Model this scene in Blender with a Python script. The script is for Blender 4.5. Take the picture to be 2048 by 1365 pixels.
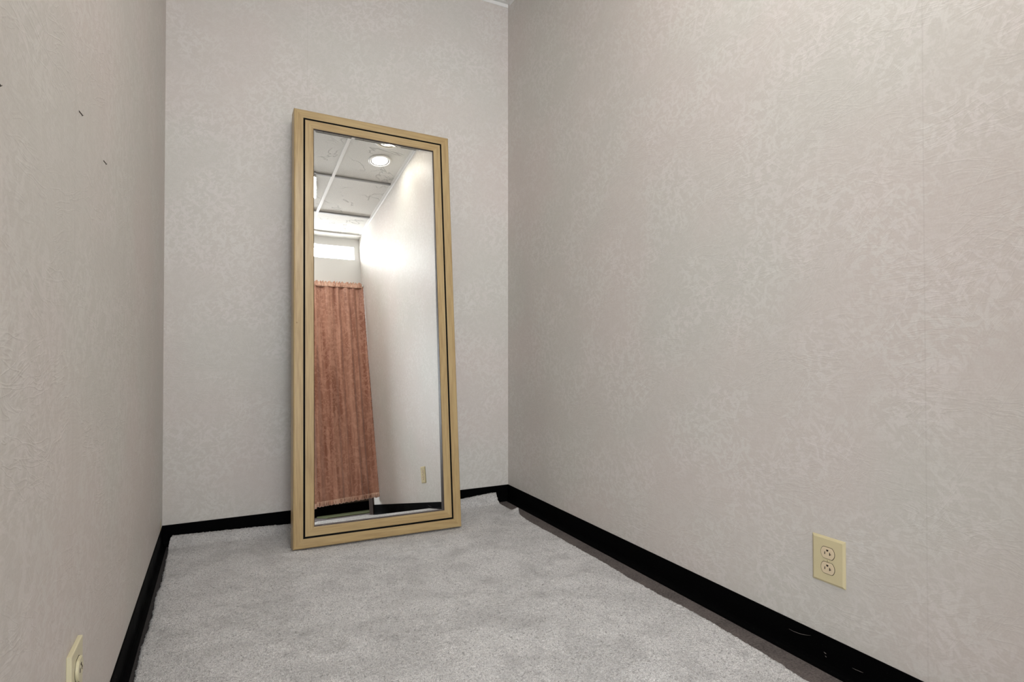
import bpy, bmesh, math, random
import numpy as np
from mathutils import Vector, Matrix
random.seed(4)
for o in list(bpy.data.objects): bpy.data.objects.remove(o)
S = bpy.context.scene
C = S.collection
R = math.radians

# ------------------------------------------------------------------ camera, world, exposure
YAW, PITCH, ROLL, FPX, HCAM = -0.46805, 0.0127, -0.00036, 1148.0, 0.7815
XL, XR, YB, ZC = -0.2062, 1.3178, 2.6521, 2.5702
YF = -0.36                                     # inner face of the wall with the doorway, behind the camera
cam_d = bpy.data.cameras.new('camera'); cam = bpy.data.objects.new('camera', cam_d); C.objects.link(cam)
cam_d.sensor_width = 36; cam_d.lens = FPX/2048*36; cam_d.clip_start = 0.01
cam.location = (0, 0, HCAM)
cy, sy = math.cos(YAW), math.sin(YAW); cp, sp = math.cos(PITCH), math.sin(PITCH)
r_ = Vector((cy, sy, 0)); f_ = Vector((-sy*cp, cy*cp, sp)); u_ = Vector((sy*sp, -cy*sp, cp))
r2 = r_*math.cos(ROLL)+u_*math.sin(ROLL); u2 = u_*math.cos(ROLL)-r_*math.sin(ROLL)
cam.rotation_euler = Matrix((r2, u2, -f_)).transposed().to_euler()
S.camera = cam
w = bpy.data.worlds.new('world'); S.world = w; w.use_nodes = True
w.node_tree.nodes['Background'].inputs[0].default_value = (0.75, 0.78, 0.8, 1)
w.node_tree.nodes['Background'].inputs[1].default_value = 0.25
S.view_settings.view_transform = 'Standard'; S.view_settings.look = 'None'
S.view_settings.gamma = 1; S.view_settings.use_curve_mapping = False
S.view_settings.exposure = 0.26
LAMP = 46.0        # radiance of the round ceiling lamps
LAMP_DIM = 10.0
FLUSH = 20.5       # radiance of the round flush light above the camera
TRANSOM = 24.0     # radiance of the lit transom panes

# added fill light, set at an invented hallway window behind the camera
sl_ = bpy.data.lights.new('added_hallway_fill', 'AREA'); sl_.shape = 'RECTANGLE'; sl_.size = 1.70; sl_.size_y = 1.5; sl_.energy = 84.0; sl_.color = (.90, .95, 1.0)
so_ = bpy.data.objects.new('added_hallway_fill', sl_); C.objects.link(so_); so_.location = (-.375, -1.69, 1.475); so_.rotation_euler = (R(-90), 0, R(180))

# ------------------------------------------------------------------ helpers
def lin(c):
    return tuple(((x/255)/12.92 if x/255 <= .04045 else ((x/255+.055)/1.055)**2.4) for x in c)+(1,)
def mesh_obj(name, verts, faces, mat=None, parent=None, smooth=False):
    me = bpy.data.meshes.new(name); me.from_pydata([tuple(v) for v in verts], [], faces); me.update()
    o = bpy.data.objects.new(name, me); C.objects.link(o)
    if mat: me.materials.append(mat)
    if parent: o.parent = parent
    if smooth:
        for p in me.polygons: p.use_smooth = True
    return o
class MB:
    def __init__(s): s.v = []; s.f = []
    def add(s, v, f):
        n = len(s.v); s.v += [Vector(x) for x in v]; s.f += [tuple(i+n for i in q) for q in f]; return s
    def box(s, a, b):
        x0, y0, z0 = a; x1, y1, z1 = b
        return s.add([(x0,y0,z0),(x1,y0,z0),(x1,y1,z0),(x0,y1,z0),(x0,y0,z1),(x1,y0,z1),(x1,y1,z1),(x0,y1,z1)],
                     [(0,3,2,1),(4,5,6,7),(0,1,5,4),(1,2,6,5),(2,3,7,6),(3,0,4,7)])
    def prism(s, poly, d0, d1, fn):
        """poly in (a,b); fn(a,b,d) -> xyz"""
        n = len(poly)
        v = [fn(a,b,d0) for a,b in poly]+[fn(a,b,d1) for a,b in poly]
        f = [tuple(range(n))[::-1], tuple(range(n,2*n))]+[(i,(i+1)%n,n+(i+1)%n,n+i) for i in range(n)]
        return s.add(v, f)
    def lathe(s, prof, n, fn):
        """prof list of (radius, height); fn(x,y,h)"""
        m = len(prof)
        v = [fn(r*math.cos(2*math.pi*k/n), r*math.sin(2*math.pi*k/n), h) for k in range(n) for r,h in prof]
        f = [(k*m+i, ((k+1)%n)*m+i, ((k+1)%n)*m+i+1, k*m+i+1) for k in range(n) for i in range(m-1)]
        return s.add(v, f)
    def build(s, name, mat=None, parent=None, bevel=0, smooth=False, seg=2):
        o = mesh_obj(name, s.v, s.f, mat, parent, smooth)
        bm = bmesh.new(); bm.from_mesh(o.data)
        bmesh.ops.remove_doubles(bm, verts=bm.verts, dist=1e-6)
        bmesh.ops.recalc_face_normals(bm, faces=bm.faces); bm.to_mesh(o.data); bm.free()
        if bevel:
            md = o.modifiers.new('bevel', 'BEVEL'); md.width = bevel; md.segments = seg; md.limit_method = 'ANGLE'; md.angle_limit = R(35)
        return o
def tag(o, label=None, cat=None, group=None, kind=None):
    if label: o['label'] = label
    if cat: o['category'] = cat
    if group: o['group'] = group
    if kind: o['kind'] = kind
    return o
def thing(name, label, cat, loc=(0,0,0), group=None):
    o = bpy.data.objects.new(name, None); o.empty_display_size = .05; C.objects.link(o); o.location = loc
    return tag(o, label, cat, group)

class NT:
    def __init__(s, name):
        s.m = bpy.data.materials.new(name); s.m.use_nodes = True; s.t = s.m.node_tree
        s.b = s.t.nodes['Principled BSDF']; s.out = s.t.nodes['Material Output']
    def n(s, kind, **kw):
        nd = s.t.nodes.new(kind)
        for k, v in kw.items():
            if k.startswith('_'): setattr(nd, k[1:], v)
            else: nd.inputs[k.replace('__', ' ')].default_value = v
        return nd
    def l(s, a, b): s.t.links.new(a, b)
    def math(s, op, a, b=None, c=None, clamp=False):
        nd = s.t.nodes.new('ShaderNodeMath'); nd.operation = op; nd.use_clamp = clamp
        for i, x in enumerate((a, b, c)):
            if x is None: continue
            if isinstance(x, (int, float)): nd.inputs[i].default_value = x
            else: s.l(x, nd.inputs[i])
        return nd.outputs[0]
    def smooth(s, x, a, b, lo=0., hi=1.):
        nd = s.t.nodes.new('ShaderNodeMapRange'); nd.interpolation_type = 'SMOOTHSTEP'
        s.l(x, nd.inputs[0]); nd.inputs[1].default_value = a; nd.inputs[2].default_value = b
        nd.inputs[3].default_value = lo; nd.inputs[4].default_value = hi; return nd.outputs[0]
    def mix(s, f, a, b, mode='MIX'):
        nd = s.t.nodes.new('ShaderNodeMix'); nd.data_type = 'RGBA'; nd.blend_type = mode
        for i, x in ((0, f), (6, a), (7, b)):
            if isinstance(x, (int, float, tuple)): nd.inputs[i].default_value = x
            else: s.l(x, nd.inputs[i])
        return nd.outputs[2]
    def noise(s, vec, scale, detail=3, rough=.5, dist=0.):
        nd = s.n('ShaderNodeTexNoise', Scale=scale, Detail=detail, Roughness=rough, Distortion=dist)
        s.l(vec, nd.inputs['Vector']); return nd.outputs['Fac']
    def mapping(s, vec, rot=0, scale=(1,1,1), loc=(0,0,0)):
        a = s.n('ShaderNodeMapping'); a.inputs['Rotation'].default_value = (0,0,R(rot))
        s.l(vec, a.inputs['Vector'])
        a.inputs['Location'].default_value = loc
        b = s.n('ShaderNodeMapping'); b.inputs['Scale'].default_value = scale; s.l(a.outputs[0], b.inputs['Vector'])
        return b.outputs[0]
    def bump(s, h, strength, dist, prev=None):
        nd = s.n('ShaderNodeBump', Strength=strength, Distance=dist); s.l(h, nd.inputs['Height'])
        if prev is not None: s.l(prev, nd.inputs['Normal'])
        return nd.outputs[0]
def simple(name, col, rough=.5, metal=0., **kw):
    m = NT(name); m.b.inputs['Base Color'].default_value = lin(col); m.b.inputs['Roughness'].default_value = rough
    m.b.inputs['Metallic'].default_value = metal
    for k, v in kw.items(): m.b.inputs[k.replace('__', ' ')].default_value = v
    return m.m

# ------------------------------------------------------------------ materials
def wallpaper(name, axis, seed, seams=(), stain=None, tint=(0,0,0)):
    """crushed-paper wallpaper; axis = the horizontal axis the wall runs along"""
    m = NT(name)
    g = m.n('ShaderNodeNewGeometry'); sx = m.n('ShaderNodeSeparateXYZ'); m.l(g.outputs['Position'], sx.inputs[0])
    cb = m.n('ShaderNodeCombineXYZ'); m.l(sx.outputs[0 if axis == 'X' else 1], cb.inputs[0]); m.l(sx.outputs[2], cb.inputs[1])
    cb.inputs[2].default_value = seed
    P = cb.outputs[0]
    # distorted coordinate
    nz = m.n('ShaderNodeTexNoise', Scale=9., Detail=2.); m.l(P, nz.inputs['Vector'])
    vm = m.n('ShaderNodeVectorMath', _operation='SCALE'); m.l(nz.outputs['Color'], vm.inputs[0]); vm.inputs['Scale'].default_value = .03
    va = m.n('ShaderNodeVectorMath', _operation='ADD'); m.l(P, va.inputs[0]); m.l(vm.outputs[0], va.inputs[1])
    D = va.outputs[0]
    acc = None
    for k, (rot, sc, th) in enumerate(((25,(26,60,1),.60),(-40,(28,64,1),.61),(80,(24,58,1),.61),(125,(34,78,1),.60),(-10,(44,90,1),.60))):
        v = m.mapping(D, rot, sc, (k*3.1, k*1.7, 0))
        s_ = m.smooth(m.noise(v, 1., 1.5), th-.05, th+.06)
        acc = s_ if acc is None else m.math('MAXIMUM', acc, s_)
    gap = m.smooth(m.noise(D, 5., 2.), .38, .58, .35, 1.)
    strokes = m.math('MULTIPLY', acc, gap)
    big = m.noise(P, 1.6, 2.)
    base = m.mix(m.smooth(big, .35, .65), lin((210+tint[0],202+tint[1],196+tint[2])), lin((206+tint[0],203+tint[1],196+tint[2])))
    light = m.mix(m.smooth(m.noise(P, 7., 1.), .4, .6), lin((228,222,219)), lin((225,223,218)))
    col = m.mix(m.math('MULTIPLY', strokes, .42), base, light)
    fine = m.noise(P, 260., 3.)
    col = m.mix(m.smooth(fine, .3, .7, 0., .10), col, lin((160,150,142)))
    # wrinkles
    wr = None
    for k, (rot, sc, amp) in enumerate(((4,(5,42,1),1.),(-14,(6,50,1),.9),(22,(8,46,1),.8),(58,(7,44,1),.6),(-52,(7,44,1),.6),(96,(6,38,1),.4))):
        v = m.mapping(D, rot, sc, (k*5.3+1, k*2.9, 0))
        nn = m.noise(v, 1., 2.5, .55)
        rd = m.math('ABSOLUTE', m.math('SUBTRACT', nn, .5))
        rd = m.smooth(rd, 0., .03, 1., 0.)
        msk = m.smooth(m.noise(m.mapping(P, rot, (4,9,1), (k*2.2, 7, 0)), 1., 1.), .5, .62)
        rd = m.math('MULTIPLY', m.math('MULTIPLY', rd, msk), amp)
        wr = rd if wr is None else m.math('ADD', wr, rd)
    pleat = m.noise(m.mapping(D, 3, (9, 150, 1)), 1., 3., .6)
    h = m.math('ADD', wr, m.math('MULTIPLY', pleat, .9))
    h = m.math('ADD', h, m.math('MULTIPLY', strokes, .25))
    for sm in seams:
        d = m.math('ABSOLUTE', m.math('SUBTRACT', sx.outputs[0 if axis == 'X' else 1], sm))
        line = m.smooth(d, .0005, .0022, 1., 0.)
        col = m.mix(m.math('MULTIPLY', line, .09), col, lin((130,118,110)))
        h = m.math('SUBTRACT', h, m.math('MULTIPLY', line, .35))
    if stain:
        cx, cz, rx, rz = stain
        a = m.math('DIVIDE', m.math('SUBTRACT', sx.outputs[0 if axis == 'X' else 1], cx), rx)
        b = m.math('DIVIDE', m.math('SUBTRACT', sx.outputs[2], cz), rz)
        d = m.math('ADD', m.math('MULTIPLY', a, a), m.math('MULTIPLY', b, b))
        d = m.math('ADD', d, m.math('MULTIPLY', m.noise(P, 60., 2.), .6))
        col = m.mix(m.smooth(d, .5, 1.3, .6, 0.), col, lin((196,184,120)))
    m.l(col, m.b.inputs['Base Color'])
    m.b.inputs['Roughness'].default_value = .5
    m.b.inputs['Specular IOR Level'].default_value = .35
    nb = m.bump(h, .21, .0016)
    m.l(m.bump(fine, .12, .0008, nb), m.b.inputs['Normal'])
    return m.m

def wood(name, axis):
    m = NT(name)
    tc = m.n('ShaderNodeTexCoord'); P = tc.outputs['Object']
    sc = (180, 8, 20) if axis == 'v' else (8, 180, 20)
    mp = m.n('ShaderNodeMapping'); mp.inputs['Scale'].default_value = sc; m.l(P, mp.inputs['Vector'])
    g1 = m.noise(mp.outputs[0], 1., 4., .6)
    sc2 = (30, 2.2, 6) if axis == 'v' else (2.2, 30, 6)
    mp2 = m.n('ShaderNodeMapping'); mp2.inputs['Scale'].default_value = sc2; m.l(P, mp2.inputs['Vector'])
    g2 = m.noise(mp2.outputs[0], 1., 3., .5)
    col = m.mix(m.smooth(g1, .3, .7), lin((160,133,90)), lin((184,158,110)))
    col = m.mix(m.smooth(g2, .35, .7, 0., .5), col, lin((192,169,124)))
    if axis == 'v':                                    # the small knot on the left stile
        vd = m.n('ShaderNodeVectorMath', _operation='DISTANCE'); m.l(P, vd.inputs[0]); vd.inputs[1].default_value = (.0125, .872, 0.)
        col = m.mix(m.smooth(vd.outputs['Value'], .001, .004, .75, 0.), col, lin((120,86,50)))
    m.l(col, m.b.inputs['Base Color'])
    m.b.inputs['Roughness'].default_value = .38
    m.b.inputs['Coat Weight'].default_value = .15; m.b.inputs['Coat Roughness'].default_value = .2
    m.l(m.bump(g1, .08, .0006), m.b.inputs['Normal'])
    return m.m

def carpet_mat():
    m = NT('grey_plush_carpet')
    g = m.n('ShaderNodeNewGeometry'); P = g.outputs['Position']
    tuft = m.noise(P, 330., 2., .7)
    t2 = m.noise(P, 150., 3., .7)
    big = m.noise(m.mapping(P, 20, (1., 1.3, 1)), 4.2, 4., .6, .9)
    mid = m.noise(P, 13., 3., .6)
    col = m.mix(m.smooth(tuft, .34, .66), lin((190,188,187)), lin((246,244,242)))
    col = m.mix(m.smooth(t2, .30, .47, .75, 0.), col, lin((124,121,118)))
    col = m.mix(m.smooth(big, .38, .6, .24, 0.), col, lin((146,144,142)))
    col = m.mix(m.smooth(mid, .3, .5, .22, 0.), col, lin((136,133,131)))
    m.l(col, m.b.inputs['Base Color'])
    m.b.inputs['Roughness'].default_value = 1.; m.b.inputs['Specular IOR Level'].default_value = .05
    m.b.inputs['Sheen Weight'].default_value = .15
    h = m.math('ADD', tuft, t2)
    m.l(m.bump(h, .9, .004), m.b.inputs['Normal'])
    return m.m

def floor_mat():
    m = NT('adhesive_stained_floor')
    g = m.n('ShaderNodeNewGeometry'); P = g.outputs['Position']
    a = m.noise(P, 14., 4., .6); b = m.noise(P, 160., 4., .7)
    col = m.mix(m.smooth(a, .35, .65), lin((66,60,58)), lin((92,84,81)))
    col = m.mix(m.smooth(b, .35, .7, 0., .7), col, lin((128,119,115)))
    sx = m.n('ShaderNodeSeparateXYZ'); m.l(P, sx.inputs[0])
    col = m.mix(m.smooth(sx.outputs[0], -.1, .1, .8, 0.), col, lin((30,29,30)))
    m.l(col, m.b.inputs['Base Color']); m.b.inputs['Roughness'].default_value = .75
    m.l(m.bump(b, .5, .002), m.b.inputs['Normal'])
    return m.m

def vinyl_mat():
    m = NT('black_vinyl_base')
    g = m.n('ShaderNodeNewGeometry'); P = g.outputs['Position']
    a = m.noise(P, 8., 3.); d = m.noise(P, 420., 2.)
    col = m.mix(m.smooth(d, .70, .76, 0., .5), (.0018,.0018,.002,1), (.05,.05,.05,1))
    m.l(col, m.b.inputs['Base Color'])
    m.l(m.smooth(a, .3, .7, .5, .62), m.b.inputs['Roughness']); m.b.inputs['Specular IOR Level'].default_value = .05; m.b.inputs['IOR'].default_value = 1.25
    m.l(m.bump(a, .1, .002), m.b.inputs['Normal'])
    return m.m

def ceiling_mat():
    m = NT('mineral_ceiling_tile')
    g = m.n('ShaderNodeNewGeometry'); P = g.outputs['Position']
    fine = m.noise(P, 170., 4., .7)
    wr = None
    for k, (rot, sc, th) in enumerate(((12,(2.2,5.,1),.016),(-22,(2.6,5.5,1),.012),(34,(2.2,5.,1),.012))):
        v = m.mapping(P, rot, sc, (k*5.3+2.4, k*2.9, 0))
        nn = m.noise(v, 1., 3., .6, .5)
        rd = m.smooth(m.math('ABSOLUTE', m.math('SUBTRACT', nn, .5)), 0., th, 1., 0.)
        msk = m.smooth(m.noise(m.mapping(P, rot, (1.8,2.6,1), (k*2.2+.4, 7, 0)), 1., 1.), .54, .60)
        rd = m.math('MULTIPLY', rd, msk)
        wr = rd if wr is None else m.math('MAXIMUM', wr, rd)
    col = m.mix(m.smooth(fine, .3, .6, .4, 0.), lin((222,220,215)), lin((168,166,162)))
    col = m.mix(m.math('MULTIPLY', wr, .35), col, lin((140,138,135)))
    m.l(col, m.b.inputs['Base Color']); m.b.inputs['Roughness'].default_value = .95
    h = m.math('SUBTRACT', m.math('MULTIPLY', fine, .5), m.math('MULTIPLY', wr, 1.6))
    m.l(m.bump(h, .6, .004), m.b.inputs['Normal'])
    return m.m

def curtain_mat(name, a, b):
    m = NT(name)
    tc = m.n('ShaderNodeTexCoord'); P = tc.outputs['Object']
    mp = m.n('ShaderNodeMapping'); mp.inputs['Scale'].default_value = (30, 12, 1.6); m.l(P, mp.inputs['Vector'])
    st = m.noise(mp.outputs[0], 1., 3., .6)
    bl = m.noise(P, 26., 3., .6, 1.2)
    col = m.mix(m.smooth(st, .3, .7), lin(a), lin(b))
    col = m.mix(m.smooth(bl, .5, .56, 0., .35), col, lin(tuple(min(255, x+26) for x in b)))
    m.l(col, m.b.inputs['Base Color'])
    m.b.inputs['Roughness'].default_value = .42; m.b.inputs['Sheen Weight'].default_value = .4
    m.b.inputs['Anisotropic'].default_value = .4
    m.l(m.bump(m.math('ADD', st, bl), .35, .003), m.b.inputs['Normal'])
    return m.m
def emit(name, col, strength):
    m = NT(name); m.b.inputs['Base Color'].default_value = (1,1,1,1)
    m.b.inputs['Emission Color'].default_value = lin(col); m.b.inputs['Emission Strength'].default_value = strength
    return m.m

M_wr = wallpaper('wallpaper_side', 'Y', 0.0, seams=(.684,))
M_wl = wallpaper('wallpaper_side_stained', 'Y', 3.7, seams=(.42, 1.106, 1.792), stain=(2.585, .095, .03, .035))
M_wb = wallpaper('wallpaper_back', 'X', 7.9, seams=(.33,))
M_carpet = carpet_mat(); M_floor = floor_mat(); M_vinyl = vinyl_mat(); M_ceil = ceiling_mat()
M_woodv = wood('pale_wood_upright', 'v'); M_woodh = wood('pale_wood_crosswise', 'h')
M_black = simple('black_inlay', (6,5,5), .6, Specular__IOR__Level=.1)
M_glass = simple('silvered_glass', (244,246,245), 0.0, 1.0)
M_clear = simple('clear_window_glass', (255,255,255), .0, 0., Transmission__Weight=1.0)
M_lip = simple('lip_shade_jamb_brown', (48,28,16), .5)  # brown of the jamb; on the mirror lip it stands for rabbet shade
M_board = simple('brown_hardboard', (110,84,60), .8)
M_grid = simple('white_metal_grid', (232,231,228), .4)
M_baffle = simple('grey_baffle', (170,168,165), .4)
M_shadegrid = simple('shaded_metal_grid', (150,149,147), .5)  # same metal as the white grid, darkened for the shade on the cross tees
M_ivory = simple('ivory_plastic', (212,200,160), .32)
M_ivory2 = simple('pale_ivory_plastic', (222,204,172), .3)
M_ivory3 = simple('cream_plastic', (214,206,172), .35)
M_slot = simple('dark_slot', (38,24,14), .8)
M_nail = simple('rusty_dark_metal', (70,64,56), .6, .5)
M_chrome = simple('brushed_nickel', (190,188,184), .3, 1.)
M_white = simple('white_paint', (226,224,220), .5)
M_scuff = simple('pale_scuff', (112,107,102), .7)
M_dark = simple('dark_hallway_floor', (38,34,30), .5)
M_darkwall = simple('dark_hallway_wall', (74,60,44), .7)
M_mat = simple('olive_mat', (92,98,64), .95)
M_curt = curtain_mat('copper_satin', (146,90,66), (196,144,120))
M_hem = curtain_mat('copper_satin_ruffle', (186,134,110), (224,184,160))
M_lamp = emit('lamp_lens', (255,250,240), LAMP)
M_lamp2 = emit('dim_lamp_lens', (255,238,205), LAMP_DIM)
M_flush = emit('flush_light_diffuser', (255,250,244), FLUSH)
M_pane = emit('lit_transom_pane', (250,252,255), TRANSOM)

# ------------------------------------------------------------------ setting: shell
def struct(o, label): return tag(o, label, None, None, 'structure')
T = .10
f = MB().box((-1.4, -1.86, -.06), (2.6, YB+T, 0)).build('floor', M_floor); struct(f, 'dark adhesive-stained bare floor showing beside the loose carpet')
o = MB().box((XL-T, YB, 0), (XR+T, YB+T, ZC+.05)).build('wall_back', M_wb); struct(o, 'narrow back wall in pale crushed-paper wallpaper behind the leaning mirror')
o = MB().box((XL-T, YF-.12, 0), (XL, YB, ZC+.05)).build('wall_left', M_wl); struct(o, 'left wall in pale crushed-paper wallpaper')
o = MB().box((XR, YF-.12, 0), (XR+T, YB, ZC+.05)).build('wall_right', M_wr); struct(o, 'right wall in beige crushed-paper wallpaper with a faint vertical seam')
# front wall with doorway and transom opening
DX0, DX1, DZ = -.19, 1.300, 2.03
TX0, TX1, TZ0, TZ1 = -.05, 1.268, 2.345, 2.474
mb = MB()
y0, y1 = YF-.12, YF
mb.box((XL, y0, 0), (DX0, y1, DZ))
mb.box((XL, y0, DZ), (XR, y1, TZ0)); mb.box((XL, y0, TZ0), (TX0, y1, TZ1)); mb.box((TX1, y0, TZ0), (XR, y1, TZ1)); mb.box((XL, y0, TZ1), (XR, y1, ZC+.05))
o = mb.build('wall_front', M_white); struct(o, 'white wall over the curtained doorway, seen only in the mirror')
# transom window
wn = MB()
for a, b in (((TX0, YF-.10, TZ0), (TX1, YF-.085, TZ0+.008)), ((TX0, YF-.10, TZ1-.008), (TX1, YF-.085, TZ1)),
             ((TX0, YF-.10, TZ0+.008), (TX0+.008, YF-.085, TZ1-.008)), ((TX1-.008, YF-.10, TZ0+.008), (TX1, YF-.085, TZ1-.008))): wn.box(a, b)
wo = wn.build('window_1', M_white); struct(wo, 'long low lit transom window over the curtained doorway')
MB().box((TX0+.008, YF-.097, TZ0+.008), (TX1-.008, YF-.093, TZ1-.008)).build('pane', M_pane, wo)
# ceiling and its grid
o = MB().box((XL-T, YF-.12, ZC+.0), (XR+T, YB+T, ZC+.06)).build('ceiling', M_ceil); struct(o, 'grey-white fissured drop ceiling tiles')
for ob in (bpy.data.objects['wall_back'], bpy.data.objects['wall_left'], bpy.data.objects['wall_right'], bpy.data.objects['wall_front']):
    for v in ob.data.vertices:
        if v.co.z > ZC: v.co.z = ZC
gi = 1
def tee(a, b, label, mat=None):
    global gi
    o = MB().box(a, b).build('trim_%d' % gi, mat or M_grid, bevel=.001); gi += 1; struct(o, label)
TX = .847
ys = [.727+.617*k for k in (-1, 0, 1, 2, 3)][:4]
YE = -.268
tee((TX-.012, YE, ZC-.006), (TX+.012, YB-.022, ZC), 'long white ceiling grid tee running the length of the room')
tee((TX-.012-.617, YE, ZC-.006), (TX+.012-.617, YB-.022, ZC), 'long white ceiling grid tee nearer the left wall')
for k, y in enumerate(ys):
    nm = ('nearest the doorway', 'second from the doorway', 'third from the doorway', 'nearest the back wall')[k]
    tee((TX+.012, y-.009, ZC-.013), (XR-.022, y+.009, ZC), 'short ceiling cross tee against the right wall, ' + nm, M_shadegrid)
    tee((TX-.605, y-.009, ZC-.013), (TX-.012, y+.009, ZC), 'short ceiling cross tee between the two long tees, ' + nm, M_shadegrid)
def angle(a, b, c, d, label):
    global gi
    o = MB().box(a, b).box(c, d).build('trim_%d' % gi, M_grid); gi += 1; struct(o, label)
angle((XL, YB-.022, ZC-.003), (XR, YB, ZC), (XL, YB-.002, ZC-.02), (XR, YB, ZC-.003), 'white wall angle at the top of the back wall')
angle((XR-.022, YE, ZC-.003), (XR, YB-.022, ZC), (XR-.002, YE, ZC-.02), (XR, YB-.022, ZC-.003), 'white wall angle at the top of the right wall')
angle((XL, YE, ZC-.003), (XL+.022, YB-.022, ZC), (XL, YE, ZC-.02), (XL+.002, YB-.022, ZC-.003), 'white wall angle at the top of the left wall')
# plain painted strip of ceiling in front of the transom
o = MB().box((XL, YF, ZC-.014), (XR, YE, ZC-.0005)).build('trim_%d' % gi, M_white); gi += 1; struct(o, 'plain painted ceiling border above the transom')

# baseboards: vinyl cove profile (distance from wall, height)
BH = .0815
prof = [(0,0),(.016,0),(.0158,.0015),(.011,.004),(.0065,.009),(.0038,.017),(.003,.03),(.003,BH-.002),(.002,BH),(0,BH)]
def base(name, p0, p1, inward, label, m0=0, m1=0):
    """run from p0 to p1; inward = unit vector into the room; m0/m1 mitre (1: shorten with distance from the wall)"""
    p0, p1, iw = Vector(p0), Vector(p1), Vector(inward); t = (p1-p0).normalized()
    n = len(prof); v = []
    N = 24
    for k in range(N+1):
        for d, h in prof:
            q = p0.lerp(p1, k/N)
            if k == 0: q = p0+t*d*m0
            if k == N: q = p1-t*d*m1
            v.append(q+iw*d+Vector((0,0,h)))
    f = [(k*n+i, k*n+(i+1)%n, (k+1)*n+(i+1)%n, (k+1)*n+i) for k in range(N) for i in range(n)]
    f += [tuple(range(n)), tuple(range(N*n, (N+1)*n))[::-1]]
    o = MB().add(v, f).build(name, M_vinyl); struct(o, label); return o
base('baseboard_back', (XL, YB, 0), (XR, YB, 0), (0,-1,0), 'black vinyl cove base along the back wall', 1, 1)
base('baseboard_left', (XL, YB, 0), (XL, YF, 0), (1,0,0), 'black vinyl cove base along the left wall', 1, 0)
bR = base('baseboard_right', (XR, YB, 0), (XR, YF, 0), (-1,0,0), 'black vinyl cove base along the right wall with pale scratches', 1, 0)
# pale scratches on the right baseboard: thin raised slivers
def scratch(pts, wd):
    v = []; f = []
    for i, (y, z) in enumerate(pts):
        hw = wd*math.sin(math.pi*(i+.3)/(len(pts)-.4))
        v += [(XR-.00300, y, z-hw), (XR-.00300, y, z+hw), (XR-.0034, y, z)]
        if i: 
            a = (i-1)*3; b = i*3
            f += [(a, b, b+2, a+2), (a+2, b+2, b+1, a+1), (a+1, b+1, b, a)]
    MB().add(v, f).build('scratch', M_scuff, bR)
scratch([(1.012,.054),(1.0,.0535),(.988,.0545),(.975,.0565),(.962,.060),(.950,.0645)], .0006)
scratch([(.845,.036),(.836,.0362),(.826,.037),(.818,.0378)], .0005)
scratch([(.915,.040),(.912,.0385),(.909,.0382)], .0012)
scratch([(.912,.032),(.910,.031),(.908,.0307)], .0010)

# ------------------------------------------------------------------ hallway beyond the doorway
HB = -1.76                     # far wall of the hallway
WX0, WX1, WZ0, WZ1 = -1.25, .50, .70, 2.25
hw = MB().box((2.5, HB, 0), (2.6, YF-.12, 2.6)).box((-1.4, HB, 0), (-1.3, YF-.12, 2.6))
hw.box((-1.4, HB-.1, 0), (WX0, HB, 2.6)).box((WX1, HB-.1, 0), (2.6, HB, 2.6)).box((WX0, HB-.1, 0), (WX1, HB, WZ0)).box((WX0, HB-.1, WZ1), (WX1, HB, 2.6))
struct(hw.build('wall_hallway', M_darkwall), 'dark brown hallway wall beyond the curtain')
struct(MB().box((-1.4, HB-.1, 2.5), (2.6, YF-.12, 2.6)).build('ceiling_hallway', M_white), 'plain ceiling over the hallway beyond the doorway')
struct(MB().box((XR-.0115, YF-.12, 0), (XR-.0005, YF-.001, DZ)).build('door_1', M_lip), 'dark door jamb at the right side of the curtained doorway')
hb_ = MB().box((WX1+.04, HB, 0), (2.5, HB+.008, .10)).build('baseboard_hallway', M_vinyl); struct(hb_, 'black base along the far hallway wall')
wf = MB()  # invented window, added to give the fill light a source
for k in range(3):
    x = WX0+(WX1-WX0-.05)*k/2; wf.box((x, HB-.08, WZ0), (x+.05, HB-.02, WZ1))
for z in (WZ0, WZ1-.05): wf.box((WX0, HB-.08, z), (WX1, HB-.02, z+.05))
wf = wf.build('added_window', M_grid); struct(wf, 'tall unseen hallway window added as the source of fill light behind the camera')
MB().box((WX0, HB-.055, WZ0), (WX1, HB-.050, WZ1)).build('pane', M_clear, wf)
mt = MB().box((1.02, -1.62, 0.0), (2.05, -.86, .008)).build('floor_mat', M_mat, bevel=.004)
tag(mt, 'dull olive green mat on the dark floor beyond the curtain hem, seen in the mirror', 'mat')

# ------------------------------------------------------------------ mirror pose
MZ = .0195
mo, ma, ml, mg_, MW, MH = Vector((.24287, 2.30891, MZ)), .02481, .12743, .01478, .68876, 1.78244
Mrot = Matrix.Rotation(ma, 3, 'Z') @ Matrix.Rotation(-ml, 3, 'X') @ Matrix.Rotation(mg_, 3, 'Y')
# columns: x = along the width, y = into the wall, z = up the mirror
MD = .063

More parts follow.
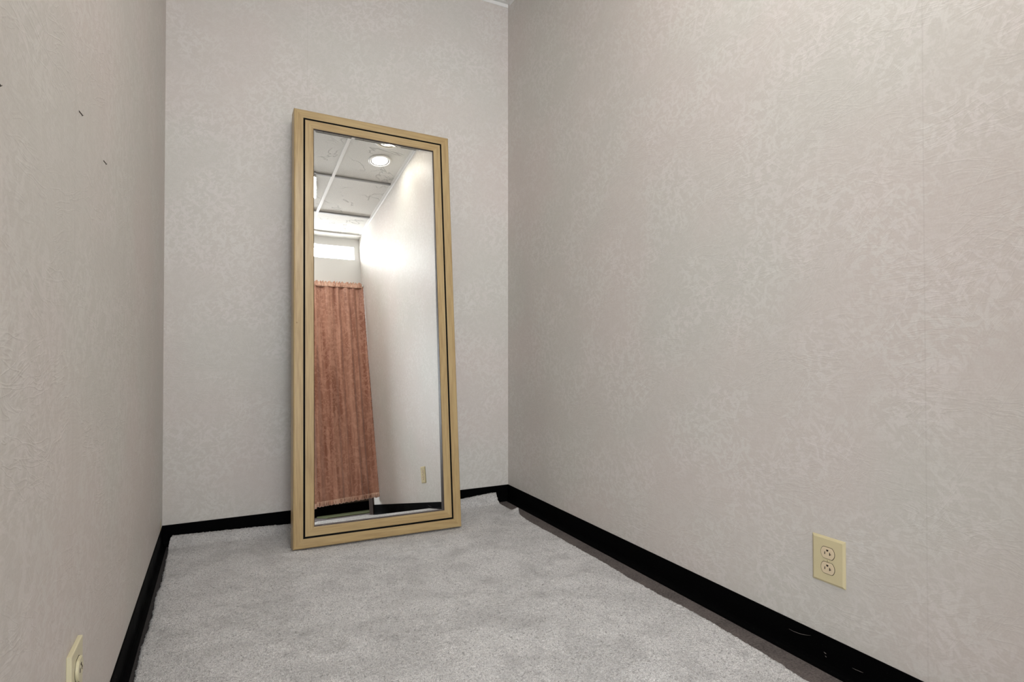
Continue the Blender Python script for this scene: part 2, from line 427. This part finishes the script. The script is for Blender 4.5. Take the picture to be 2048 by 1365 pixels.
# ------------------------------------------------------------------ carpet
EL = [(-.25,-.176),(.6,-.182),(1.2,-.176),(1.58,-.178),(1.68,-.181),(1.75,-.181),(1.83,-.180),(1.89,-.177),(2.0,-.177),(2.12,-.179),(2.24,-.174),(2.49,-.176),(2.60,-.178),(2.643,-.168)]
ER = [(-.25,1.22),(.5,1.232),(.877,1.220),(1.03,1.231),(1.23,1.240),(1.40,1.230),(1.46,1.231),(1.57,1.230),(1.70,1.235),(1.88,1.235),(2.04,1.234),(2.23,1.232),(2.335,1.234),(2.375,1.238),(2.40,1.249),(2.415,1.243),(2.445,1.230),(2.49,1.226),(2.54,1.226),(2.592,1.229),(2.643,1.243)]
BZ = [(-.2,.042),(-.078,.038),(.145,.032),(.345,.022),(.6,.020),(.9,.030),(1.06,.040),(1.14,.046),(1.25,.046)]
rng = np.random.default_rng(3)
Y0, Y1 = -.25, 2.643
nx, ny = 400, 780
tt = np.linspace(0, 1, ny)
# denser rows where the camera looks
Yr = Y0+(Y1-Y0)*np.clip(tt*1.0, 0, 1)
lx = np.interp(Yr, *zip(*EL)); rx = np.interp(Yr, *zip(*ER))
def fray(n, a1, a2):
    k = np.convolve(rng.normal(size=n+40), np.ones(9)/9, 'same')[20:-20]
    return k*a1*2.0+rng.normal(size=n)*a2
lx = lx+fray(ny, .0016, .0009); rx = rx+fray(ny, .0014, .0007)
s = np.linspace(0, 1, nx)
X = lx[:, None]+(rx-lx)[:, None]*s[None, :]
Yv = np.repeat(Yr[:, None], nx, 1)
bz = np.interp(X[-1], *zip(*BZ))
X0 = np.linspace(lx[-1], rx[-1], nx)
hb = np.interp(X, *zip(*BZ))
def sst(x, a, b):
    t = np.clip((x-a)/(b-a), 0, 1); return t*t*(3-2*t)
Z = np.full_like(X, .0105)
Z += (hb-.0105)*sst(Yv, 2.555, 2.64)
# the two curled tips at the far right
Z += .016*np.exp(-((X-1.245)/.03)**2-((Yv-2.398)/.022)**2)
Z += .005*sst(X, 1.12, 1.23)*sst(Yv, 2.25, 2.5)
Z += .004*np.exp(-((Yv-2.40)/.03)**2)*sst(X, .9, 1.2)
# gentle lumps
def lump(cx, cy, rx_, ry_, h, rot=0):
    c, s_ = math.cos(rot), math.sin(rot); a = ((X-cx)*c+(Yv-cy)*s_)/rx_; b = (-(X-cx)*s_+(Yv-cy)*c)/ry_
    return h*np.exp(-a*a-b*b)
Z += lump(.62, 2.12, .22, .014, .0035, .03)        # the crease in front of the mirror
Z += lump(.98, 2.0, .12, .02, .003, 1.2)+lump(.9, 1.75, .2, .03, .002, .4)+lump(.05, 2.3, .12, .06, .004)+lump(0.02, 2.15, .1, .03, .003, .5)
Z += lump(1.0, 1.62, .16, .02, .0025, .25)
for _ in range(60):
    Z += lump(rng.uniform(-.15, 1.2), rng.uniform(.3, 2.55), rng.uniform(.05, .16), rng.uniform(.03, .1), rng.uniform(-.0014, .0018), rng.uniform(0, 3))
# seat of the mirror: carpet follows the rear bottom edge
def mirror_pt(u, d, v): return mo+Mrot @ Vector((u, d, v))
pL, pR = mirror_pt(0, MD, 0), mirror_pt(MW, MD, 0)
fL, fR = mirror_pt(0, 0, 0), mirror_pt(MW, 0, 0)
tx = np.clip((X-pL.x)/(pR.x-pL.x), 0, 1)
zrear = pL.z+(pR.z-pL.z)*tx-.0008
yrear = pL.y+(pR.y-pL.y)*tx
inx = sst(X, fL.x-.05, fL.x+.0)*(1-sst(X, fR.x+.0, fR.x+.05))
wgt = inx*sst(Yv, yrear-.15, yrear-.06)*(1-sst(Yv, yrear+.02, yrear+.08))
Z = Z*(1-wgt)+zrear*wgt
# front left corner of the frame touches the pile
Z += .0055*np.exp(-((X-fL.x-.0)/.05)**2-((Yv-fL.y+.004)/.025)**2)
# edges thin out and droop
edge = np.minimum(s[None, :], 1-s[None, :])*(rx-lx)[:, None]
Zt = Z-.004*(1-sst(edge, 0, .007))*(1-sst(Yv, 2.3, 2.5))
jit = rng.normal(size=X.shape)*.0009
Zt = Zt+jit*(edge > .003)
Zb = np.maximum(Z-.0085, .0006)
nv = nx*ny
V = np.concatenate([np.stack([X+rng.normal(size=X.shape)*.0006, Yv+rng.normal(size=X.shape)*.0006, Zt], -1).reshape(-1, 3),
                    np.stack([X, Yv, Zb], -1).reshape(-1, 3)])
V[:, 1] = np.minimum(V[:, 1], YB-.0042)
idx = np.arange(nv).reshape(ny, nx)
a = idx[:-1, :-1].ravel(); b = idx[:-1, 1:].ravel(); c = idx[1:, 1:].ravel(); d = idx[1:, :-1].ravel()
F = [np.stack([a, b, c, d], 1), np.stack([a+nv, d+nv, c+nv, b+nv], 1)]
for e0, e1 in ((idx[0, :-1], idx[0, 1:]), (idx[1:, 0], idx[:-1, 0]), (idx[-1, 1:], idx[-1, :-1]), (idx[:-1, -1], idx[1:, -1])):
    F.append(np.stack([e0, e0+nv, e1+nv, e1], 1))
F = np.concatenate(F).astype(np.int32)
me = bpy.data.meshes.new('carpet'); me.vertices.add(len(V)); me.vertices.foreach_set('co', V.astype(np.float32).ravel())
me.loops.add(F.size); me.loops.foreach_set('vertex_index', F.ravel()); me.polygons.add(len(F))
me.polygons.foreach_set('loop_start', np.arange(0, F.size, 4, dtype=np.int32)); me.polygons.foreach_set('loop_total', np.full(len(F), 4, np.int32))
me.polygons.foreach_set('use_smooth', np.ones(len(F), bool))
me.update(calc_edges=True); me.validate(); me.materials.append(M_carpet)
co = bpy.data.objects.new('carpet', me); C.objects.link(co)
tag(co, 'loose light grey plush carpet with cut frayed edges laid on the dark floor', 'carpet')

# ------------------------------------------------------------------ leaning mirror
mir = thing('leaning_mirror', 'tall mirror in a pale wood frame with black inlay stripe, leaning on back wall', 'mirror', mo)
mir.rotation_euler = Mrot.to_euler()
BW = .079                       # width of the frame members
IN0, IN1 = .0368, .0443         # the black inlay
def ring_side(side, prof, w_=MW, h_=MH):
    """mitred member: prof list of (s, depth) -> verts at both ends. local axes x=width, z=height, y=depth"""
    v = []
    for e in (0, 1):
        for s_, d_ in prof:
            if side == 'bottom': q = (s_ if e == 0 else w_-s_, d_, s_)
            if side == 'top': q = (s_ if e == 0 else w_-s_, d_, h_-s_)
            if side == 'left': q = (s_, d_, s_ if e == 0 else h_-s_)
            if side == 'right': q = (w_-s_, d_, s_ if e == 0 else h_-s_)
            v.append(q)
    n = len(prof)
    f = [(i, (i+1) % n, n+(i+1) % n, n+i) for i in range(n)]+[tuple(range(n)), tuple(range(n, 2*n))[::-1]]
    return v, f
GD0, GD1 = .015, .006           # depth of the glass face at the bottom and at the top
fp = [(0,MD),(0,.006),(.0008,.003),(.0025,.001),(.006,0),(IN0,0),(IN0,.0012),(IN1,.0012),(IN1,0),(BW-.0035,0),(BW-.002,.0008),(BW-.002,MD)]
for side in ('bottom', 'top', 'left', 'right'):
    v, f = ring_side(side, fp)
    ob = MB().add(v, f).build('frame_rail' if side in ('bottom', 'top') else 'frame_stile', None, mir)
# wood materials work in the stile's own plane: object coordinates x, z -> use a remapped copy
def wood_fix(m):
    t = m.node_tree
    tcn = [n for n in t.nodes if n.type == 'TEX_COORD'][0]
    sep = t.nodes.new('ShaderNodeSeparateXYZ'); cmb = t.nodes.new('ShaderNodeCombineXYZ')
    dests = [l.to_socket for l in t.links if l.from_node == tcn]
    t.links.new(tcn.outputs['Object'], sep.inputs[0]); t.links.new(sep.outputs[0], cmb.inputs[0]); t.links.new(sep.outputs[2], cmb.inputs[1]); t.links.new(sep.outputs[1], cmb.inputs[2])
    for d_ in dests: t.links.new(cmb.outputs[0], d_)
wood_fix(M_woodv); wood_fix(M_woodh)
for ob in mir.children:
    ob.data.materials.append(M_woodh if ob.name.startswith('frame_rail') else M_woodv)
ip = [(IN0,.0011),(IN0,.0003),(IN1,.0003),(IN1,.0011)]
lp = [(BW-.002,.0012),(BW,.0016),(BW,MD-.01),(BW-.002,MD-.01)]
mb = MB()
for side in ('bottom', 'top', 'left', 'right'):
    v, f = ring_side(side, lp); mb.add(v, f)
tag(mb.build('inner_lip', M_lip, mir), 'lip round the glass, coloured dark for the shade in the rabbet')
mb = MB()
for side in ('bottom', 'top', 'left', 'right'):
    v, f = ring_side(side, ip); mb.add(v, f)
tag(mb.build('inlay_stripe', M_black, mir), 'thin black stripe running round the frame')
# glass with a polished bevel round its edge
gx0, gx1, gz0, gz1 = BW, MW-BW, BW, MH-BW
def gd(z): return GD0+(GD1-GD0)*(z-gz0)/(gz1-gz0)
BV = .012; BS = .010; dB = .0002
outer = [(gx0,gz0),(gx1,gz0),(gx1,gz1),(gx0,gz1)]; inner = [(gx0+BS,gz0+BV),(gx1-BS,gz0+BV),(gx1-BS,gz1-BS),(gx0+BS,gz1-BS)]
v = [(x, gd(z)+dB, z) for x, z in outer]+[(x, gd(z), z) for x, z in inner]+[(x, gd(z)+.005, z) for x, z in outer]
f = [(4,5,6,7)]+[(i,(i+1)%4,4+(i+1)%4,4+i) for i in range(4)]+[(8+i,8+(i+1)%4,(i+1)%4,i) for i in range(4)]+[(11,10,9,8)]
gl = MB().add(v, f).build('mirror_glass', M_glass, mir)
gl['label'] = 'clear silvered glass with a bevelled edge'
bb = MB().box((gx0, .030, gz0), (gx1, .036, gz1)).build('backing_board', M_board, mir)

# ------------------------------------------------------------------ electrical outlets
def superoval(hw, hh, flat, n=40):
    """round receptacle face cut flat at top and bottom"""
    pts = []
    for k in range(n):
        t = 2*math.pi*(k+.5)/n
        pts.append((hw*math.cos(t), max(-flat, min(flat, hw*math.sin(t)))))
    return pts
def outlet(name, label, wx, sgn, yc, zc_, pw, ph, pd, bulge, bev, mats, group=None):
    """sgn: +1 plate faces +x (left wall), -1 faces -x (right wall). local a grows to the viewer's right"""
    th = thing(name, label, 'outlet', (wx, yc, zc_), group)
    ra = 1 if sgn > 0 else -1           # facing the left wall the viewer's right is +y ; facing the right wall it is -y
    fn = lambda a, b, d: (sgn*d, ra*a, b)
    rect = lambda w_, h_: [(-w_/2,-h_/2),(w_/2,-h_/2),(w_/2,h_/2),(-w_/2,h_/2)]
    mb = MB()
    loops = [(pw, ph, 0), (pw, ph, pd*.35 if bev > .003 else pd-.001), (pw-2*bev, ph-2*bev, pd)]
    v = [fn(a, b, d) for w_, h_, d in loops for a, b in rect(w_, h_)]
    f = [(0,1,2,3)]+[(j*4+i, j*4+(i+1)%4, (j+1)*4+(i+1)%4, (j+1)*4+i) for j in range(2) for i in range(4)]+[(8,9,10,11)]
    mb.add(v, f); mb.build('cover_plate', mats[0], th, bevel=.0008)
    for s_ in (1, -1):
        cz = s_*.0182 if bulge < .002 else s_*.021
        hw, fl = (.0172, .0136) if bulge < .002 else (.0185, .0165)
        # dark joint around the face
        mb = MB().prism([(a*1.06, b*1.07+cz) for a, b in superoval(hw, 0, fl)], pd-.0005, pd+.0003, fn); mb.build('joint', M_slot, th)
        o1 = superoval(hw, 0, fl); m_ = len(o1)
        lo = [(o1, pd), (o1, pd+.0008+bulge), ([(a*.93, b*.93) for a, b in o1], pd+.0014+bulge)]
        v = [fn(a, b+cz, d) for pts, d in lo for a, b in pts]
        f = [(j*m_+i, j*m_+(i+1)%m_, (j+1)*m_+(i+1)%m_, (j+1)*m_+i) for j in range(2) for i in range(m_)]+[tuple(range(2*m_, 3*m_))]
        face = MB().add(v, f).build('receptacle', mats[1], th)
        dz = pd+.0010+bulge; d1 = pd+.0018+bulge
        sl = MB()
        sl.prism([(a-.0064, b+cz-.0006) for a, b in rect(.0017, .0064)], dz, d1, fn)
        sl.build('slot', M_slot, face)
        sl = MB().prism([(.0052,cz-.0042),(.0070,cz-.0042),(.0070,cz-.0018),(.0095,cz-.0018),(.0095,cz-.0003),(.0070,cz-.0003),(.0070,cz+.0028),(.0052,cz+.0028)], dz, d1, fn)
        sl.build('slot', M_slot, face)
        pts = [(.0027*math.cos(t), cz+.0068+.0025*math.sin(t)) for t in [math.pi*k/8 for k in range(9)][::-1]]
        pts = [(-.0027, cz+.0085), (.0027, cz+.0085), (.0027, cz+.0068), (.0018, cz+.0048), (0, cz+.0042), (-.0018, cz+.0048), (-.0027, cz+.0068)]
        MB().prism(pts, dz, d1, fn).build('ground_hole', M_slot, face)
    mb = MB().lathe([(0, pd+.0012), (.0018, pd+.0011), (.0026, pd+.0006), (.0028, pd-.0005)], 14, lambda x, y, h: fn(x, y, h)); sc = mb.build('screw', mats[0], th)
    MB().box(tuple(min(p, q) for p, q in zip(fn(-.0003,-.0022,pd+.0008), fn(.0003,.0022,pd+.0014))), tuple(max(p, q) for p, q in zip(fn(-.0003,-.0022,pd+.0008), fn(.0003,.0022,pd+.0014)))).build('screw_slot', M_slot, sc)
    return th
outlet('wall_outlet', 'ivory duplex outlet with T-shaped slots, low on the right wall above the black baseboard', XR, -1, .9015, .2665, .0845, .1125, .0055, .0004, .0055, (M_ivory, M_ivory2))
outlet('wall_outlet', 'cream outlet in a thick square-edged plate, low on the left wall', XL, 1, 1.115, .2585, .0775, .1155, .0072, .0032, .0012, (M_ivory3, M_ivory3))

# ------------------------------------------------------------------ small nails left in the left wall
def nail(y, z, ang, ln, label):
    th = MB()
    a = math.radians(ang); dv = Vector((0, math.cos(a), math.sin(a)))
    p = Vector((XL, y, z))
    v = []; n = 8
    ax = Vector((.55, dv.y*.8, dv.z*.8)).normalized()
    s1 = ax.cross(Vector((0,0,1))).normalized(); s2 = ax.cross(s1)
    for r0, h in ((.0009, -.002), (.0009, ln-.0006), (.0017, ln-.0006), (.0015, ln)):
        v += [p+ax*h+(s1*math.cos(2*math.pi*k/n)+s2*math.sin(2*math.pi*k/n))*r0 for k in range(n)]
    f = [(j*n+i, j*n+(i+1)%n, (j+1)*n+(i+1)%n, (j+1)*n+i) for j in range(3) for i in range(n)]+[tuple(range(n)), tuple(range(3*n, 4*n))[::-1]]
    th.add(v, f); tag(th.build('nail', M_nail), label, 'nail', 'small nails left in the left wall')
nail(1.129, 1.162, -62, .008, 'small dark bent nail high on the left wall, middle one of the three')
nail(1.343, 1.145, -62, .008, 'small dark bent nail on the left wall, the one nearest the back corner')
nail(.759, 1.054, -60, .004, 'tiny dark nail on the left wall at the very left edge of the photo')

# ------------------------------------------------------------------ recessed ceiling lamps
def downlight(x, y, r, lens, label):
    th = thing('recessed_downlight', label, 'ceiling light', (x, y, ZC), 'round recessed lights in the ceiling tiles')
    fn = lambda a, b, h: (a, b, h)
    MB().lathe([(r+.016, 0), (r+.017, -.004), (r+.012, -.008), (r+.004, -.009), (r, -.007), (r-.002, -.001), (r+.016, 0)], 48, fn).build('trim_ring', M_white, th, smooth=True)
    MB().lathe([(r-.001, -.003), (r*.86, -.0045), (r*.84, -.002)], 48, fn).build('baffle', M_baffle, th, smooth=True)
    MB().lathe([(0, -.0050), (r*.6, -.0045), (r*.84, -.0025)], 48, fn).build('lens', lens, th, smooth=True)
downlight(1.120, 1.033, .068, M_lamp, 'bright round ceiling light beside the right wall, seen near the top of the mirror')
downlight(1.103, 1.300, .080, M_lamp2, 'dimmer warm round ceiling light cut by the top edge of the mirror glass')
fl = thing('flush_ceiling_light', 'wide round flush ceiling light, a bright sliver at the left edge of the mirror glass', 'ceiling light', (.552, .497, ZC))
fnf = lambda a, b, h: (a, b, h)
MB().lathe([(.215, 0), (.217, -.010), (.212, -.016), (.203, -.017), (.200, -.012), (.200, -.001), (.215, 0)], 64, fnf).build('rim', M_white, fl, smooth=True)
MB().lathe([(0, -.024), (.08, -.0225), (.15, -.018), (.19, -.012), (.2, -.008)], 64, fnf).build('diffuser', M_flush, fl, smooth=True)

# ------------------------------------------------------------------ curtain on its rod
RY, RZ = -.308, 2.062
rod = thing('curtain_rod', 'slim metal curtain rod spanning the doorway with round wall flanges', 'curtain rod', (XR, RY, RZ))
fnx = lambda a, b, h: (-h, a, b)
MB().lathe([(0,.002),(.0065,.002),(.0065, XR-XL-.002),(0, XR-XL-.002)], 20, fnx).build('rod', M_chrome, rod, smooth=True)
for h0, s_ in ((0, 1), (XR-XL, -1)):
    MB().lathe([(0,h0),(.020,h0),(.021,h0+s_*.004),(.016,h0+s_*.009),(.009,h0+s_*.014),(.008,h0+s_*.02),(0,h0+s_*.02)], 24, fnx).build('flange', M_chrome, rod, smooth=True)
ct = thing('door_curtain', 'copper brown satin curtain gathered on the doorway rod with ruffled top and hem', 'curtain', (0, RY, 0))
cx0, cx1 = .68, XR-.009
NXc, NZc = 420, 120
def fold(t):
    return (.55*math.sin(t*44+1.6*math.sin(t*8))+.2*math.sin(t*80+2.+1.5*math.sin(t*7))+.3*math.sin(t*25+.7))
ztop, zbot = RZ-.012, .150
def curt_pt(t, q):
    """t 0..1 left to right, q 0 top .. 1 bottom"""
    z = ztop+(zbot-ztop)*q-.018*(1-t)*q*0
    flat = q**.7
    amp = .015+.019*flat
    fs = fold(t)*(1-flat*.45)+flat*.6*math.sin(t*27+.6+1.4*math.sin(t*6))
    y = amp*fs+.055*q**1.3+.012*q*math.sin(t*9)
    y += .03*q*q*t
    x = cx0+(cx1-cx0)*t+.004*q*math.sin(t*60)
    # the free right edge creeps toward the room and a little inward
    x += .010*(q**1.5)*(t**6)
    zz = z+(.03*(t-.8))*q
    return (x, y, zz)
v = []; f = []
for j in range(NZc+1):
    for i in range(NXc+1): v.append(curt_pt(i/NXc, j/NZc))
W1 = NXc+1
f = [(j*W1+i, j*W1+i+1, (j+1)*W1+i+1, (j+1)*W1+i) for j in range(NZc) for i in range(NXc)]
cb_ = mesh_obj('drape', v, f, M_curt, ct, True)
md = cb_.modifiers.new('thick', 'SOLIDIFY'); md.thickness = .0012; md.offset = 0
# gathered pocket and standing ruffle round the rod
v = []; n1 = 600; pr = [(-.022,.011),(-.016,.012),(-.008,.011),(0,.0115),(.008,.0095),(.0125,.006),(.019,.007),(.027,.0085)]
for i in range(n1+1):
    t = i/n1; x = cx0+(cx1-cx0)*t
    w1 = math.sin(t*300+3*math.sin(t*19)); w2 = math.sin(t*131+2*math.sin(t*29)+1)
    for k, (dz, dy) in enumerate(pr):
        up = max(0, (dz-.012)/.015)
        yy = dy+.0022*w1+(.002+.006*up)*w2
        v.append((x+.002*up*w1, yy, RZ+dz+(.004*w2+.002*w1)*up))
m_ = len(pr); f = [(i*m_+k, (i+1)*m_+k, (i+1)*m_+k+1, i*m_+k+1) for i in range(n1) for k in range(m_-1)]
hd = mesh_obj('rod_pocket', v, f, M_hem, ct, True); md = hd.modifiers.new('thick', 'SOLIDIFY'); md.thickness = .001; md.offset = 0
# ruffle along the hem and down the free right edge
v = []; pr = [0, .25, .5, .75, 1.]
for i in range(n1*2+1):
    t = i/(n1*2); x, y, z = curt_pt(t, .992)
    w1 = math.sin(t*330+4*math.sin(t*21)); w2 = math.sin(t*143+3*math.sin(t*15)+2)
    for k, q in enumerate(pr):
        v.append((x+.003*q*w2, y+.003+(.001+.010*q)*(.6*w1+.5*w2), z+.012-.040*q+.003*q*w2))
m_ = len(pr); f = [(i*m_+k, (i+1)*m_+k, (i+1)*m_+k+1, i*m_+k+1) for i in range(n1*2) for k in range(m_-1)]
hm = mesh_obj('hem_ruffle', v, f, M_hem, ct, True); md = hm.modifiers.new('thick', 'SOLIDIFY'); md.thickness = .001; md.offset = 0
v = []
for i in range(n1*2+1):
    q_ = i/(n1*2); x, y, z = curt_pt(1., q_)
    w1 = math.sin(q_*900+4*math.sin(q_*61)); w2 = math.sin(q_*331+3*math.sin(q_*29))
    for k, q in enumerate(pr):
        v.append((x-.004+.010*q, y+(.001+.007*q)*(.6*w1+.5*w2), z+.002*q*w1))
f = [(i*m_+k, (i+1)*m_+k, (i+1)*m_+k+1, i*m_+k+1) for i in range(n1*2) for k in range(m_-1)]
er = mesh_obj('edge_ruffle', v, f, M_curt, ct, True); md = er.modifiers.new('thick', 'SOLIDIFY'); md.thickness = .001; md.offset = 0
